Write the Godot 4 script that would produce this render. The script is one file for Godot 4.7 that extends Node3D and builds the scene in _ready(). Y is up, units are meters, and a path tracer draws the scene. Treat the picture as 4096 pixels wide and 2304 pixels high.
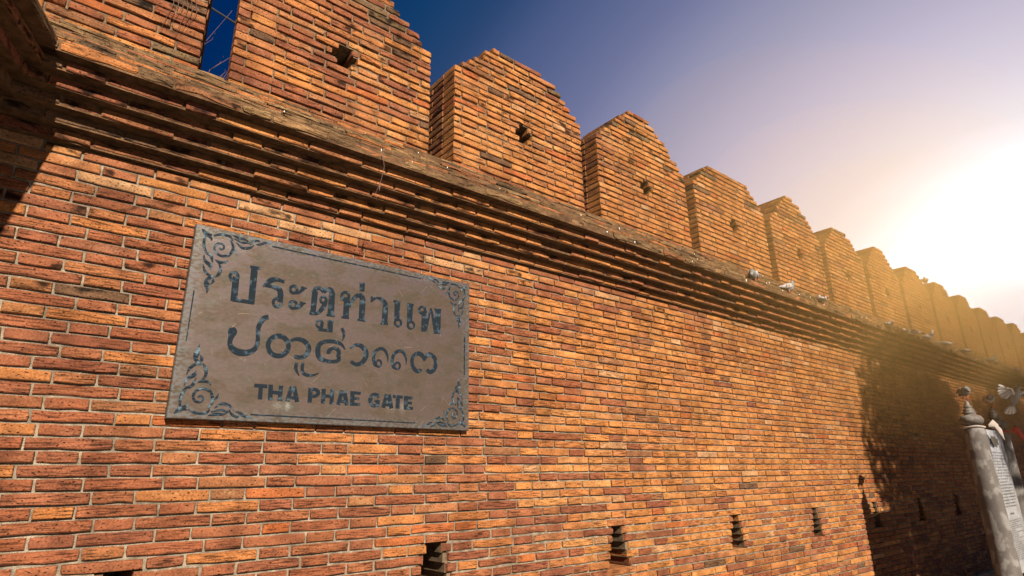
extends Node3D

# One brick course is U metres high; wall measures below are in courses, the eye is at course 0.
const U := 0.06
const EYE := 1.62
var cam_basis := Basis(Vector3(0.777317, -0.015729, 0.628913), Vector3(-0.178579, 0.953049, 0.244553), Vector3(-0.603231, -0.302406, 0.738012))
var cam_pos := Vector3(0, EYE, 3.484)
const VFOV := 51.517
const SUN_TO := Vector3(-0.23, 0.68, 1.0)

var rng := RandomNumberGenerator.new()
var taken := {}
var tones: Array[Color] = []
var brick_mats := {}
var merged_mats := {}
var tex := {}
var shapes := {}

# ---------------------------------------------------------------- naming helpers
func numbered(called: String, parent: Node) -> String:
	var key := "%d/%s" % [parent.get_instance_id(), called]
	if not taken.has(key):
		taken[key] = 0
		return called
	taken[key] += 1
	return "%s_%03d" % [called, taken[key]]

func thing(called: String, label: String, category: String, at := Vector3.ZERO, turn := 0.0, group := "") -> Node3D:
	var o := Node3D.new()
	o.name = numbered(called, self)
	add_child(o, true)
	o.position = at
	o.rotation.y = turn
	tag(o, label, category, group)
	return o

func tag(o: Node, label: String, category: String, group := "") -> void:
	o.set_meta("label", label)
	o.set_meta("category", category)
	if group != "":
		o.set_meta("group", group)

func put(called: String, m: Mesh, mat: Material, parent: Node, at := Transform3D()) -> MeshInstance3D:
	var o := MeshInstance3D.new()
	o.name = numbered(called, parent)
	o.mesh = m
	if mat:
		o.material_override = mat
	o.transform = at
	parent.add_child(o, true)
	return o

func w(u: float, v: float, z: float) -> Vector3:
	return Vector3(u * U, EYE + v * U, z * U)

func lin(r: float, g: float, b: float) -> Color:
	return Color(r, g, b).linear_to_srgb()

# ---------------------------------------------------------------- soup of triangles -> mesh
class Soup:
	var v := PackedVector3Array()
	var n := PackedVector3Array()
	var c := PackedColorArray()
	var uv := PackedVector2Array()
	func tri(a: Vector3, b: Vector3, d: Vector3, out: Vector3) -> void:
		var nn := (b - a).cross(d - a)
		if nn.length_squared() < 1e-16:
			return
		nn = nn.normalized()
		if nn.dot(out) < 0.0:
			nn = -nn
			v.append_array([a, b, d] if (b - a).cross(d - a).dot(nn) < 0.0 else [a, d, b])
		else:
			v.append_array([a, d, b])
		n.append_array([nn, nn, nn])
	func quad(a: Vector3, b: Vector3, d: Vector3, e: Vector3, out: Vector3) -> void:
		tri(a, b, d, out)
		tri(a, d, e, out)
	func box(lo: Vector3, hi: Vector3) -> void:
		var p := func(i: int) -> Vector3: return Vector3(hi.x if i & 1 else lo.x, hi.y if i & 2 else lo.y, hi.z if i & 4 else lo.z)
		quad(p.call(0), p.call(1), p.call(3), p.call(2), Vector3(0, 0, -1))
		quad(p.call(4), p.call(5), p.call(7), p.call(6), Vector3(0, 0, 1))
		quad(p.call(0), p.call(2), p.call(6), p.call(4), Vector3(-1, 0, 0))
		quad(p.call(1), p.call(3), p.call(7), p.call(5), Vector3(1, 0, 0))
		quad(p.call(0), p.call(1), p.call(5), p.call(4), Vector3(0, -1, 0))
		quad(p.call(2), p.call(3), p.call(7), p.call(6), Vector3(0, 1, 0))
	func add(o: Soup, t: Transform3D, color: Color) -> void:
		v.append_array(t * o.v)
		n.append_array(Transform3D(t.basis.orthonormalized(), Vector3.ZERO) * o.n)
		var cc := PackedColorArray()
		cc.resize(o.v.size())
		cc.fill(color)
		c.append_array(cc)
	func mesh() -> ArrayMesh:
		var a := []
		a.resize(Mesh.ARRAY_MAX)
		a[Mesh.ARRAY_VERTEX] = v
		a[Mesh.ARRAY_NORMAL] = n
		if c.size() == v.size():
			a[Mesh.ARRAY_COLOR] = c
		if uv.size() == v.size():
			a[Mesh.ARRAY_TEX_UV] = uv
		var m := ArrayMesh.new()
		m.add_surface_from_arrays(Mesh.PRIMITIVE_TRIANGLES, a)
		return m

# A tube or turned body along points with radii; smooth normals.
func loft(points: Array, radii: Array, sides := 8, squash := Vector2.ONE, capped := true) -> ArrayMesh:
	var st := SurfaceTool.new()
	st.begin(Mesh.PRIMITIVE_TRIANGLES)
	st.set_smooth_group(0)
	loft_into(st, points, radii, sides, squash, capped)
	st.generate_normals()
	return st.commit()

func loft_into(st: SurfaceTool, points: Array, radii: Array, sides := 8, squash := Vector2.ONE, capped := true) -> void:
	var rings := []
	for i in points.size():
		var p: Vector3 = points[i]
		var d: Vector3 = (points[mini(i + 1, points.size() - 1)] - points[maxi(i - 1, 0)]).normalized()
		var side := d.cross(Vector3.UP) if absf(d.y) < 0.95 else d.cross(Vector3.RIGHT)
		side = side.normalized()
		var up := side.cross(d).normalized()
		var ring := []
		for k in sides:
			var a := TAU * k / sides
			ring.append(p + (side * cos(a) * squash.x + up * sin(a) * squash.y) * radii[i])
		rings.append(ring)
	for i in points.size() - 1:
		for k in sides:
			var a: Vector3 = rings[i][k]
			var b: Vector3 = rings[i][(k + 1) % sides]
			var c: Vector3 = rings[i + 1][(k + 1) % sides]
			var d: Vector3 = rings[i + 1][k]
			for q in [a, b, c, a, c, d]:
				st.add_vertex(q)
	if capped:
		for e in [0, points.size() - 1]:
			for k in sides:
				var a: Vector3 = rings[e][k]
				var b: Vector3 = rings[e][(k + 1) % sides]
				for q in ([points[e], b, a] if e == 0 else [points[e], a, b]):
					st.add_vertex(q)

# ---------------------------------------------------------------- textures
func noise(kind: int, freq: float, seed_: int, octaves := 3) -> FastNoiseLite:
	var f := FastNoiseLite.new()
	f.noise_type = kind
	f.frequency = freq
	f.seed = seed_
	f.fractal_octaves = octaves
	return f

# bytes of a seamless size x size noise, stretched sideways by sx
func layer(size: int, freq: float, seed_: int, sx := 1, octaves := 3, kind := FastNoiseLite.TYPE_SIMPLEX_SMOOTH) -> PackedByteArray:
	var im := noise(kind, freq, seed_, octaves).get_seamless_image(size / sx, size)
	if sx > 1:
		im.resize(size, size, Image.INTERPOLATE_CUBIC)
	im.convert(Image.FORMAT_L8)
	return im.get_data()

func tex_l8(size: int, d: PackedByteArray) -> ImageTexture:
	return ImageTexture.create_from_image(Image.create_from_data(size, size, false, Image.FORMAT_L8, d))

func tex_rgb(size: int, d: PackedByteArray) -> ImageTexture:
	return ImageTexture.create_from_image(Image.create_from_data(size, size, false, Image.FORMAT_RGB8, d))

func build_textures() -> void:
	var s := 768
	var soft := layer(s, 0.012, 11, 2)
	var fine := layer(s, 0.09, 12, 1, 3)
	var lines := layer(s, 0.11, 13, 12, 2)
	var pits := layer(s, 0.12, 14, 2, 1)
	var pits2 := layer(s, 0.06, 19, 2, 1)
	var mold := layer(s, 0.014, 15, 2, 5)
	var pale := layer(s, 0.01, 16, 2, 4)
	var wired := PackedByteArray()
	var plain := PackedByteArray()
	var moldy := PackedByteArray()
	var h_wired := PackedByteArray()
	var h_plain := PackedByteArray()
	for a in [wired, plain, moldy]:
		a.resize(s * s * 3)
	h_wired.resize(s * s)
	h_plain.resize(s * s)
	for i in s * s:
		var so := soft[i] / 255.0
		var fi := fine[i] / 255.0
		var li := lines[i] / 255.0
		var pit := clampf((pits[i] / 255.0 - 0.83) * 9.0, 0.0, 1.0)
		pit = maxf(pit, clampf((pits2[i] / 255.0 - 0.9) * 12.0, 0.0, 1.0))
		var groove := clampf((0.42 - li) * 5.0, 0.0, 1.0)
		var mo := clampf((mold[i] / 255.0 - 0.52) * 3.5, 0.0, 1.0)
		var pa := clampf((pale[i] / 255.0 - 0.66) * 5.0, 0.0, 1.0) * (0.4 + 0.6 * fi)
		var b := 0.66 + 0.26 * so + 0.3 * (fi - 0.5)
		var bw := clampf((b + 0.2 * (li - 0.5) - 0.24 * groove) * (1.0 - 0.75 * pit), 0.0, 1.0)
		var bp := clampf(b * (1.0 - 0.75 * pit), 0.0, 1.0)
		var bm := clampf((b + 0.1 * (li - 0.5)) * (1.0 - 0.6 * pit) * (1.0 - 0.66 * mo), 0.0, 1.0)
		for k in 3:
			var t := 1.0 if k == 0 else (0.97 if k == 1 else 0.95)
			wired[i * 3 + k] = int(255.0 * clampf(bw * (t + (1.0 - t) * so), 0, 1))
			plain[i * 3 + k] = int(255.0 * clampf(bp + pa * [0.1, 0.18, 0.24][k], 0, 1))
			moldy[i * 3 + k] = int(255.0 * clampf(bm + 0.5 * pa * [0.0, 0.06, 0.1][k], 0, 1))
		h_wired[i] = int(255.0 * clampf(0.62 + 0.12 * (fi - 0.5) + 0.2 * (so - 0.5) - 0.3 * groove + 0.1 * (li - 0.5) - 0.6 * pit, 0, 1))
		h_plain[i] = int(255.0 * clampf(0.62 + 0.22 * (fi - 0.5) + 0.3 * (so - 0.5) - 0.6 * pit, 0, 1))
	tex.wired = tex_rgb(s, wired)
	tex.plain = tex_rgb(s, plain)
	tex.moldy = tex_rgb(s, moldy)
	tex.h_wired = tex_l8(s, h_wired)
	tex.h_plain = tex_l8(s, h_plain)
	# mortar: sand and lime
	var z := 384
	var grit := layer(z, 0.16, 21, 1, 3)
	var damp := layer(z, 0.012, 22, 1, 4)
	var mort := PackedByteArray()
	mort.resize(z * z * 3)
	for i in z * z:
		var q := 0.6 + 0.3 * grit[i] / 255.0 + 0.35 * (damp[i] / 255.0 - 0.5)
		for k in 3:
			mort[i * 3 + k] = int(255.0 * clampf(q, 0, 1))
	# rain runs and damp, darker where it has soaked in
	var e := 512
	var runs := noise(FastNoiseLite.TYPE_SIMPLEX_SMOOTH, 0.03, 61, 4).get_seamless_image(e, e / 8)
	runs.resize(e, e, Image.INTERPOLATE_CUBIC)
	runs.convert(Image.FORMAT_L8)
	var rd := runs.get_data()
	var blots := layer(e, 0.012, 62, 1, 5)
	var stain := PackedByteArray()
	stain.resize(e * e * 3)
	for i in e * e:
		var q := 1.0 - 0.24 * clampf((blots[i] / 255.0 - 0.5) * 2.2, 0, 1) * (0.4 + 0.6 * rd[i] / 255.0) - 0.12 * clampf((rd[i] / 255.0 - 0.62) * 4.0, 0, 1)
		stain[i * 3] = int(255 * clampf(q, 0, 1))
		stain[i * 3 + 1] = int(255 * clampf(q * (0.97 + 0.03 * q), 0, 1))
		stain[i * 3 + 2] = int(255 * clampf(q, 0, 1))
	tex.stain = tex_rgb(e, stain)
	tex.mortar = tex_rgb(z, mort)
	tex.grit = tex_l8(z, grit)

func wall_mat(albedo: Color, t: Texture2D, h: Texture2D, relief: float, rep: float, vertex := false) -> StandardMaterial3D:
	var m := StandardMaterial3D.new()
	m.albedo_color = albedo
	m.albedo_texture = t
	m.roughness = 0.9
	m.metallic_specular = 0.25
	m.uv1_triplanar = true
	m.uv1_world_triplanar = true
	m.uv1_triplanar_sharpness = 6.0
	m.uv1_scale = Vector3.ONE / rep
	m.heightmap_enabled = true
	m.heightmap_texture = h
	m.heightmap_scale = relief
	m.vertex_color_use_as_albedo = vertex
	if tex.has("stain"):
		m.detail_enabled = true
		m.detail_blend_mode = BaseMaterial3D.BLEND_MODE_MUL
		m.detail_uv_layer = BaseMaterial3D.DETAIL_UV_2
		m.detail_albedo = tex.stain
		m.uv2_triplanar = true
		m.uv2_world_triplanar = true
		m.uv2_triplanar_sharpness = 4.0
		m.uv2_scale = Vector3.ONE / 4.3
	return m

func build_materials() -> void:
	# base colours of fired clay, linear; near-left reds hold painted vignette darkening
	for q in [[.41, .178, .058], [.395, .168, .055], [.372, .15, .052], [.435, .205, .073], [.34, .108, .037], [.25, .112, .052],
			[.425, .235, .115], [.14, .077, .043], [.245, .086, .041], [.215, .077, .041], [.385, .178, .069], [.335, .14, .056],
			[.165, .105, .054], [.085, .056, .033], [.31, .127, .054], [.235, .096, .044], [.252, .092, .044], [.225, .084, .043], [.27, .104, .048], [.22, .14, .068], [.27, .165, .08]]:
		tones.append(Color(q[0], q[1], q[2]))
	for k in 3:
		var t: Texture2D = [tex.wired, tex.plain, tex.moldy][k]
		var h: Texture2D = [tex.h_wired, tex.h_plain, tex.h_plain][k]
		var relief: float = [0.38, 0.35, 0.6][k]
		for i in tones.size():
			var c := tones[i]
			brick_mats[k * 100 + i] = wall_mat(lin(c.r, c.g, c.b), t, h, relief, 0.93)
		merged_mats[k] = wall_mat(Color.WHITE, t, h, relief, 0.93, true)
	tex.mortar_mat = wall_mat(lin(.35, .3, .23), tex.mortar, tex.grit, 0.5, 0.31)
	tex.dark_mortar = wall_mat(lin(.25, .18, .115), tex.mortar, tex.grit, 0.5, 0.31)
	tex.dirt_mat = wall_mat(lin(.2, .115, .06), tex.mortar, tex.grit, 0.6, 0.31)

# ---------------------------------------------------------------- bricks
# A worn brick: front face at z = 0, body behind it; outline points are jittered and the front edge is broken off.
func brick_shape(l: float, h: float, d: float, per_edge: int, wear: float) -> Soup:
	var pts := []
	for i in per_edge:
		pts.append(Vector2(-l / 2 + l * i / (per_edge - 1), -h / 2))
	if per_edge > 2:
		pts.append(Vector2(l / 2, 0))
	for i in per_edge:
		pts.append(Vector2(l / 2 - l * i / (per_edge - 1), h / 2))
	if per_edge > 2:
		pts.append(Vector2(-l / 2, 0))
	var n := pts.size()
	var front := []
	var edge := []
	var back := []
	for i in n:
		var p: Vector2 = pts[i]
		var corner := absf(p.x) > l / 2 - 0.001 and absf(p.y) > h / 4
		var inner := p - Vector2(signf(p.x) * (0.004 if absf(p.x) > l / 2 - 0.001 else 0.0), signf(p.y) * 0.004)
		if not corner and per_edge > 2 and absf(p.y) > h / 4:
			inner.x += rng.randf_range(-0.02, 0.02) * l / 0.33
			p.x = inner.x
		var j := Vector2(rng.randf_range(-1, 0.5) * 0.0022, rng.randf_range(-1, 0.5) * 0.0022) * wear
		if corner:
			j -= Vector2.ONE * rng.randf_range(0.0, 0.005) * wear
		elif rng.randf() < 0.16 * wear:
			j.y -= 0.006 * wear
		var off := Vector2(signf(p.x) * j.x, signf(p.y) * j.y)
		if absf(p.y) < h / 4:
			off.y = 0
		elif not corner:
			off.x = 0
		front.append(Vector3(inner.x + off.x, inner.y + off.y, rng.randf_range(-0.0012, 0.0008) * wear))
		edge.append(Vector3(p.x + off.x * 0.7, p.y + off.y * 0.7, rng.randf_range(-0.008, -0.003)))
		back.append(Vector3(p.x, p.y, -d))
	var s := Soup.new()
	var mid := Vector3(0, 0, 0.0008)
	for i in n:
		var k := (i + 1) % n
		s.tri(mid, front[i], front[k], Vector3.BACK)
		var out := Vector3((pts[i] + pts[k]).x, (pts[i] + pts[k]).y * 8.0, 0.0).normalized() + Vector3(0, 0, 0.2)
		s.quad(front[i], front[k], edge[k], edge[i], out + Vector3(0, 0, 1))
		s.quad(edge[i], edge[k], back[k], back[i], out)
	return s

func build_shapes() -> void:
	# lengths: 0 stretcher, 1 header, 2 closer
	for kind in 3:
		var l: float = [0.322, 0.158, 0.07][kind]
		for i in 9:
			shapes["near%d_%d" % [kind, i]] = brick_shape(l, 0.0512, 0.16, 4, 1.0)
		for i in 4:
			shapes["far%d_%d" % [kind, i]] = brick_shape(l, 0.0512, 0.16, 2, 0.7)
			shapes["worn%d_%d" % [kind, i]] = brick_shape(l, 0.052, 0.16, 4, 2.6)
	for k in shapes.keys():
		shapes[k + "_mesh"] = shapes[k].mesh()

# one brick of the list: centre of its front face, length, yaw, tone, texture, depth factor
func brick(at: Vector3, l: float, yaw: float, tone: int, face: int, deep := 1.0, kind := "near") -> Dictionary:
	return {"at": at, "l": l, "yaw": yaw, "tone": tone, "face": face, "deep": deep, "kind": kind,
		"pick": rng.randi() % 9, "tilt": rng.randf_range(-0.006, 0.006), "push": rng.randf_range(-0.0035, 0.0035), "shade": rng.randf_range(0.92, 1.08)}

func place_of(b: Dictionary, nominal: float) -> Transform3D:
	var basis := Basis(Vector3.UP, b.yaw) * Basis(Vector3.BACK, b.tilt)
	basis = basis * Basis.from_scale(Vector3(b.l / nominal, b.get("tall", 1.0), b.deep))
	return Transform3D(basis, b.at + Basis(Vector3.UP, b.yaw) * Vector3(0, 0, b.push))

# share of the picture, or 0 if it is outside a frame widened by `margin`
func seen(p: Vector3, margin := 1.12) -> float:
	var q := cam_basis.inverse() * (p - cam_pos)
	if q.z > -0.3:
		return 0.0
	var t := tan(deg_to_rad(VFOV / 2))
	var x := q.x / -q.z / (t * 16.0 / 9.0)
	var y := q.y / -q.z / t
	if absf(x) > margin or absf(y) > margin:
		return 0.0
	return 1.0 / q.length_squared()

func lay(list: Array, parent: Node3D, most: int, called := "brick", offset := Vector3.ZERO) -> void:
	var world: Transform3D = parent.transform if parent.get_parent() == self else parent.get_parent().transform * parent.transform
	for b in list:
		b.show = seen(world * (b.at - offset), 1.0) * b.l
	var order := list.duplicate()
	order.sort_custom(func(a, b): return a.show > b.show)
	var soups := {}
	for i in order.size():
		var b: Dictionary = order[i]
		var size := 0 if b.l > 0.235 else (1 if b.l > 0.1 else 2)
		var nominal: float = [0.322, 0.158, 0.07][size]
		var one: bool = i < most and b.show > 0.0
		var kind: String = b.kind if (one or b.kind == "worn") else "far"
		var id := "%s%d_%d" % [kind, size, b.pick % (9 if kind == "near" else 4)]
		var t := place_of(b, nominal)
		t.origin -= offset
		if one:
			put(called, shapes[id + "_mesh"], brick_mats[b.face * 100 + b.tone], parent, t)
		else:
			if not soups.has(b.face):
				soups[b.face] = Soup.new()
			var c := tones[b.tone]
			soups[b.face].add(shapes[id], t, Color(c.r * b.shade, c.g * b.shade, c.b * b.shade))
	for face in soups:
		var o := put("far_brick", soups[face].mesh(), merged_mats[face], parent)
		o.set_meta("kind", "stuff")

var big_noise := noise(FastNoiseLite.TYPE_SIMPLEX_SMOOTH, 0.035, 77, 3)

# clay tone, light painted in: vignette dark red near and low, golden farther along
func clay(u: float, v: float) -> int:
	var big := big_noise.get_noise_2d(u, v * 1.6)
	if big > 0.12 and rng.randf() < (big - 0.12) * 1.5: return [5, 11, 17, 11, 14, 2][rng.randi() % 6]
	var r := rng.randf()
	var red := clampf(1.2 - u / 62.0, 0.0, 1.0) * 0.95 + clampf(-v / 14.0, 0.0, 1.0) * 0.45
	if v > 12 and v < 28: red *= 0.75
	if r < 0.025: return 4
	if r < 0.05: return 5
	if r < 0.07: return 6 if u > 50 else 18
	if r < 0.076: return 7
	if rng.randf() < red:
		return [8, 16, 17, 18, 16, 8, 17, 9, 2, 16][rng.randi() % 10]
	if u < 46.0 and rng.randf() < 0.8: return [14, 18, 11, 2, 16, 14][rng.randi() % 6]
	return [0, 1, 0, 1, 2, 3, 10, 0, 11, 2][rng.randi() % 10]

# joints of one course from u0 to u1 in Flemish bond: pairs [start, end]
func course(u0: float, u1: float, start: float, closers := true) -> Array:
	var out := []
	var u := start
	var long := true
	while u > u0:
		u -= 8.38
	while u < u1:
		var l := (5.578 if long else 2.803) + rng.randfn(0.0, 0.13)
		var a := maxf(u, u0)
		var b := minf(u + l, u1)
		if b - a > 0.75:
			out.append([a, b])
		elif out.size() and b - a > 0.0 and closers:
			out[-1][1] = b
		u += l
		long = not long
	if out.size() and out[0][0] - u0 > 0.05:
		out[0][0] = u0
	return out

func cut(segments: Array, holes: Array) -> Array:
	var out := []
	for s in segments:
		var parts := [s]
		for h in holes:
			var next := []
			for p in parts:
				if h[1] <= p[0] or h[0] >= p[1]:
					next.append(p)
					continue
				if h[0] - p[0] > 0.5: next.append([p[0], h[0]])
				if p[1] - h[1] > 0.5: next.append([h[1], p[1]])
			parts = next
		out.append_array(parts)
	return out

const HOLE_WIDTH := {-7: 1.8, -8: 2.2, -9: 2.8, -10: 3.3, -11: 3.8}
const JOINT := 0.135
const HOLES := [8.1, 36.4, 65.2, 94.0, 121.5, 149.5, 176.0, 203.0, 229.0, 254.0, 279.0, 304.0, 329.0]
const MERLONS := [10.4, 37.9, 66.0, 93.0, 121.8, 148.1, 173.3, 198.5, 224.5, 249.5, 273.5, 297.0, 321.0, 345.0, 369.0]
const MERLON_TOPS := [62, 60, 62, 59, 62, 60, 61, 60, 60, 60, 59, 59, 60, 59]

func build_wall() -> void:
	var wall := thing("brick_wall", "long sunlit orange brick rampart with corbelled cornice and a row of stepped merlons", "wall")
	var core := Soup.new()
	var u_left := -6.0
	var u_right := 430.0
	# core of mortar behind the faces, left open at the loopholes
	core.box(w(u_left, -27.5, -16), w(u_right, -11.6, -0.22))
	core.box(w(u_left, -6.4, -16), w(u_right, 27.5, -0.22))
	for j in HOLE_WIDTH:
		var edges := [u_left]
		for c in HOLES:
			edges.append_array([c - HOLE_WIDTH[j] / 2 - 0.7, c + HOLE_WIDTH[j] / 2 + 0.7])
		edges.append(u_right)
		for k in range(0, edges.size(), 2):
			core.box(w(edges[k], j - (0.5 if j > -11 else 0.6), -16), w(edges[k + 1], j + (0.5 if j < -7 else 0.6), -0.22))
	core.box(w(u_left, -12, -18), w(u_right, -6, -16))
	put("mortar", core.mesh(), tex.mortar_mat, wall)
	for c in HOLES:
		var lining := Soup.new()
		for j in HOLE_WIDTH:
			var half: float = HOLE_WIDTH[j] / 2
			lining.box(w(c - half - 0.9, j - 0.5, -8), w(c - half - 0.1, j + 0.5, -0.35))
			lining.box(w(c + half + 0.1, j - 0.5, -8), w(c + half + 0.9, j + 0.5, -0.35))
		put("loophole_lining", lining.mesh(), tex.dark_mortar, wall)
	var list := []
	for j in range(-26, 28):
		var holes := []
		if HOLE_WIDTH.has(j):
			for c in HOLES:
				holes.append([c - HOLE_WIDTH[j] / 2 + rng.randf_range(-.05, .03) - 0.03, c + HOLE_WIDTH[j] / 2 + rng.randf_range(-.03, .05) + 0.03])
		for s in cut(course(u_left, u_right, (0.3 if j & 1 else 4.45) + rng.randfn(0, 0.12)), holes):
			var mid: float = (s[0] + s[1]) / 2
			if seen(w(mid, j, 0), 1.25) == 0.0:
				continue
			var face := 0 if rng.randf() < 0.62 else 1
			var tone := clay(mid, j)
			if j >= 25:
				face = 1 if rng.randf() < 0.75 else 2
				if rng.randf() < 0.4: tone = [6, 10, 11, 18][rng.randi() % 4]
			if mid < 8 and j > 12 and rng.randf() < 0.3:
				face = 2
			list.append(brick(w(mid, j, 0) , (s[1] - s[0] - JOINT) * U, 0.0, tone, face, 3.2 if HOLE_WIDTH.has(j) or j == -6 or j == -12 else 0.7))
	lay(list, wall, 300)
	build_cornice(wall, -12.0, u_right, 200, 0.0)
	for n in range(-1, 14):
		var ul: float = MERLONS[n] if n >= 0 else -9.0
		var ur: float = MERLONS[n + 1] - (3.6 if n < 2 else 2.7) if n >= 0 else 7.7
		build_merlon(wall, n, ul, ur, 170 if n < 6 else 0, n == -1)

# corbelled courses, the ledge and its weathered slope
const TIERS := [[28.0, 0.55], [29.0, 1.6], [30.0, 2.65], [31.0, 3.7], [32.0, 4.75], [33.0, 5.8], [33.75, 5.3], [34.25, 4.8], [34.75, 4.35], [35.25, 3.85], [35.75, 3.4], [36.25, 2.9], [36.75, 2.45], [37.25, 1.95], [37.75, 1.5], [38.25, 1.0]]

func build_cornice(wall: Node3D, u0: float, u1: float, most: int, shift: float) -> void:
	var body := Soup.new()
	var list := []
	for t in TIERS:
		var j: float = t[0]
		var z: float = t[1]
		var slope := j > 33.1
		var half := 0.25 if slope else 0.5
		body.box(w(u0, j - half, -10), w(u1, j + half, z - (0.13 if not slope else 0.2)))
		for s in course(u0, u1, shift + (1.2 if int(j * 2.0) % 4 < 2 else 5.3) + rng.randfn(0, 0.3)):
			var mid: float = (s[0] + s[1]) / 2
			var at := w(mid, j, z)
			if seen(wall.transform * at, 1.3) == 0.0:
				continue
			var tone: int = [14, 11, 18, 1, 11, 18, 2, 2][rng.randi() % 8]
			var face := 2 if rng.randf() < 0.45 else 1
			var kind := "near"
			var dz := rng.randf_range(-0.12, 0.12)
			if j < 33 and (mid < 4.0 + rng.randf() * 16.0 or wall.rotation.y != 0.0):  # corner courses: mould plus vignette darkening painted into the brick tone
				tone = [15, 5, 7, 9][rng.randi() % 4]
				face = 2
			if j >= 33:
				tone = [12, 13, 5, 12, 19, 19, 12, 20][rng.randi() % 8]
				if rng.randf() < 0.13: tone = [2, 18, 11][rng.randi() % 3]
				face = [0, 0, 0, 2][rng.randi() % 4]
				kind = "worn"
				dz = rng.randf_range(-0.35, 0.3) if slope else rng.randf_range(-0.15, 0.1)
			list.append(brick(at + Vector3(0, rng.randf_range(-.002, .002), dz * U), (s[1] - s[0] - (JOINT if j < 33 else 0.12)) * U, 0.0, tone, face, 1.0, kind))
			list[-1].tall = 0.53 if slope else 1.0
	var c := put("cornice", body.mesh(), tex.dirt_mat, wall)
	lay(list, c, most)

func build_merlon(wall: Node3D, n: int, ul: float, ur: float, most: int, corner: bool) -> void:
	var depth := 8.0
	var mid_u := (ul + ur) / 2 if not corner else -3.0
	var core := Soup.new()
	var list := []
	var skew := 5.5 if n == 0 else 0.0
	var top: int = MERLON_TOPS[n] if n >= 0 else 62
	for j in range(38, top + 1):
		var a := ul
		var b := ur
		if j > 54:
			var step := 1.12 * (j - 54)
			a = ul + step + rng.randf_range(-.45, .45)
			b = ur - step + rng.randf_range(-.45, .45)
			if j == top and rng.randf() < 0.5:
				b -= rng.randf_range(0.5, 2.6)
			if corner: a = ul
		if b - a < 3.0: continue
		var hole := []
		if not corner and j in [47, 48, 49]:
			var hw := 1.5 if j == 48 else 0.75
			hole = [[mid_u - hw + 0.1, mid_u + hw + 0.1]]
		if hole.size():
			core.box(w(a + (3.0 if n == 0 else 0.17), j - .5, -depth), w(hole[0][0] - .35, j + .5, -.22))
			core.box(w(hole[0][1] + .35, j - .5, -depth), w(b - .17, j + .5, -.22))
			core.box(w(hole[0][0] - .35, j - .5, -depth), w(hole[0][1] + .35, j + .5, -depth + 1.0))
		elif skew > 0.0 or corner:
			# skewed end of the first embrasure
			var la := a + 0.17
			var rb := b - 0.17
			var la2 := la + (skew if n == 0 else 0.0)
			var rb2 := rb + (1.3 if corner else 0.0)
			var y0 := EYE + (j - .5) * U
			var y1 := EYE + (j + .5) * U
			var f := [Vector3(la * U, y0, -.22 * U), Vector3(rb * U, y0, -.22 * U), Vector3(rb2 * U, y0, -depth * U), Vector3(la2 * U, y0, -depth * U)]
			var g := f.map(func(p): return Vector3(p.x, y1, p.z))
			core.quad(f[0], f[1], g[1], g[0], Vector3.BACK)
			core.quad(f[2], f[3], g[3], g[2], Vector3.FORWARD)
			core.quad(f[0], f[3], g[3], g[0], Vector3.LEFT)
			core.quad(f[1], f[2], g[2], g[1], Vector3.RIGHT)
			core.quad(f[0], f[1], f[2], f[3], Vector3.DOWN)
			core.quad(g[0], g[1], g[2], g[3], Vector3.UP)
		else:
			core.box(w(a + 0.17, j - .5, -depth), w(b - .17, j + .5, -.22))
		# front face
		var first := a - (0.0 if j & 1 else 4.19)
		var row := course(a, b, first)
		for s in cut(row, hole):
			var mid: float = (s[0] + s[1]) / 2
			if seen(w(mid, j, 0), 1.3) == 0.0: continue
			var face: int = [0, 1, 1][rng.randi() % 3]
			var tone := clay(mid + (24 if n < 1 else 60), j)
			if rng.randf() < clampf((j - 49) / 22.0, 0.0, 0.5) * (0.85 if n < 4 else 0.6) + (0.28 if n < 1 else 0.0):
				face = 2
				if rng.randf() < 0.4: tone = [7, 5, 12, 11][rng.randi() % 4]
			if j < 40: tone = [2, 4, 1, 8][rng.randi() % 4]
			var deep := 0.35 if n == 0 and mid < ul + 3.5 else 2.6 if j > 54 or (j > 45 and j < 51) else 1.0
			list.append(brick(w(mid, j, rng.randf_range(-.05, .05)), (s[1] - s[0] - JOINT) * U, 0.0, tone, face, deep))
		# left return face, its bricks run back from the corner brick
		if n > 0:
			var z0 := 2.7
			var zz := z0
			var short := j & 1
			while zz < depth - 0.5:
				var l := minf(2.8 if short else 5.0, depth - zz)
				var t := clay(40, j)
				var f2 := 1
				if rng.randf() < 0.3: t = [5, 14, 15][rng.randi() % 3]
				if rng.randf() < 0.4: f2 = 2
				list.append(brick(w(a, j, -zz - l / 2), (l - JOINT) * U, -PI / 2, t, f2, 0.7))
				zz += l
				short = 1 - short
		# right end: the corner piece next to the first embrasure shows it
		if corner:
			var yaw := atan2(depth, 1.3)
			for k in 2:
				var along := 2.0 + 3.4 * k + (0.5 if j & 1 else 0.0)
				var d := Vector2(1.3, -depth).normalized()
				list.append(brick(Vector3((b + d.x * along) * U, EYE + j * U, d.y * along * U), 3.1 * U, yaw, [14, 15, 7, 5][rng.randi() % 4], 2, 0.4))
	var m := put("merlon", core.mesh(), tex.dark_mortar, wall)
	lay(list, m, most)

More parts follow.
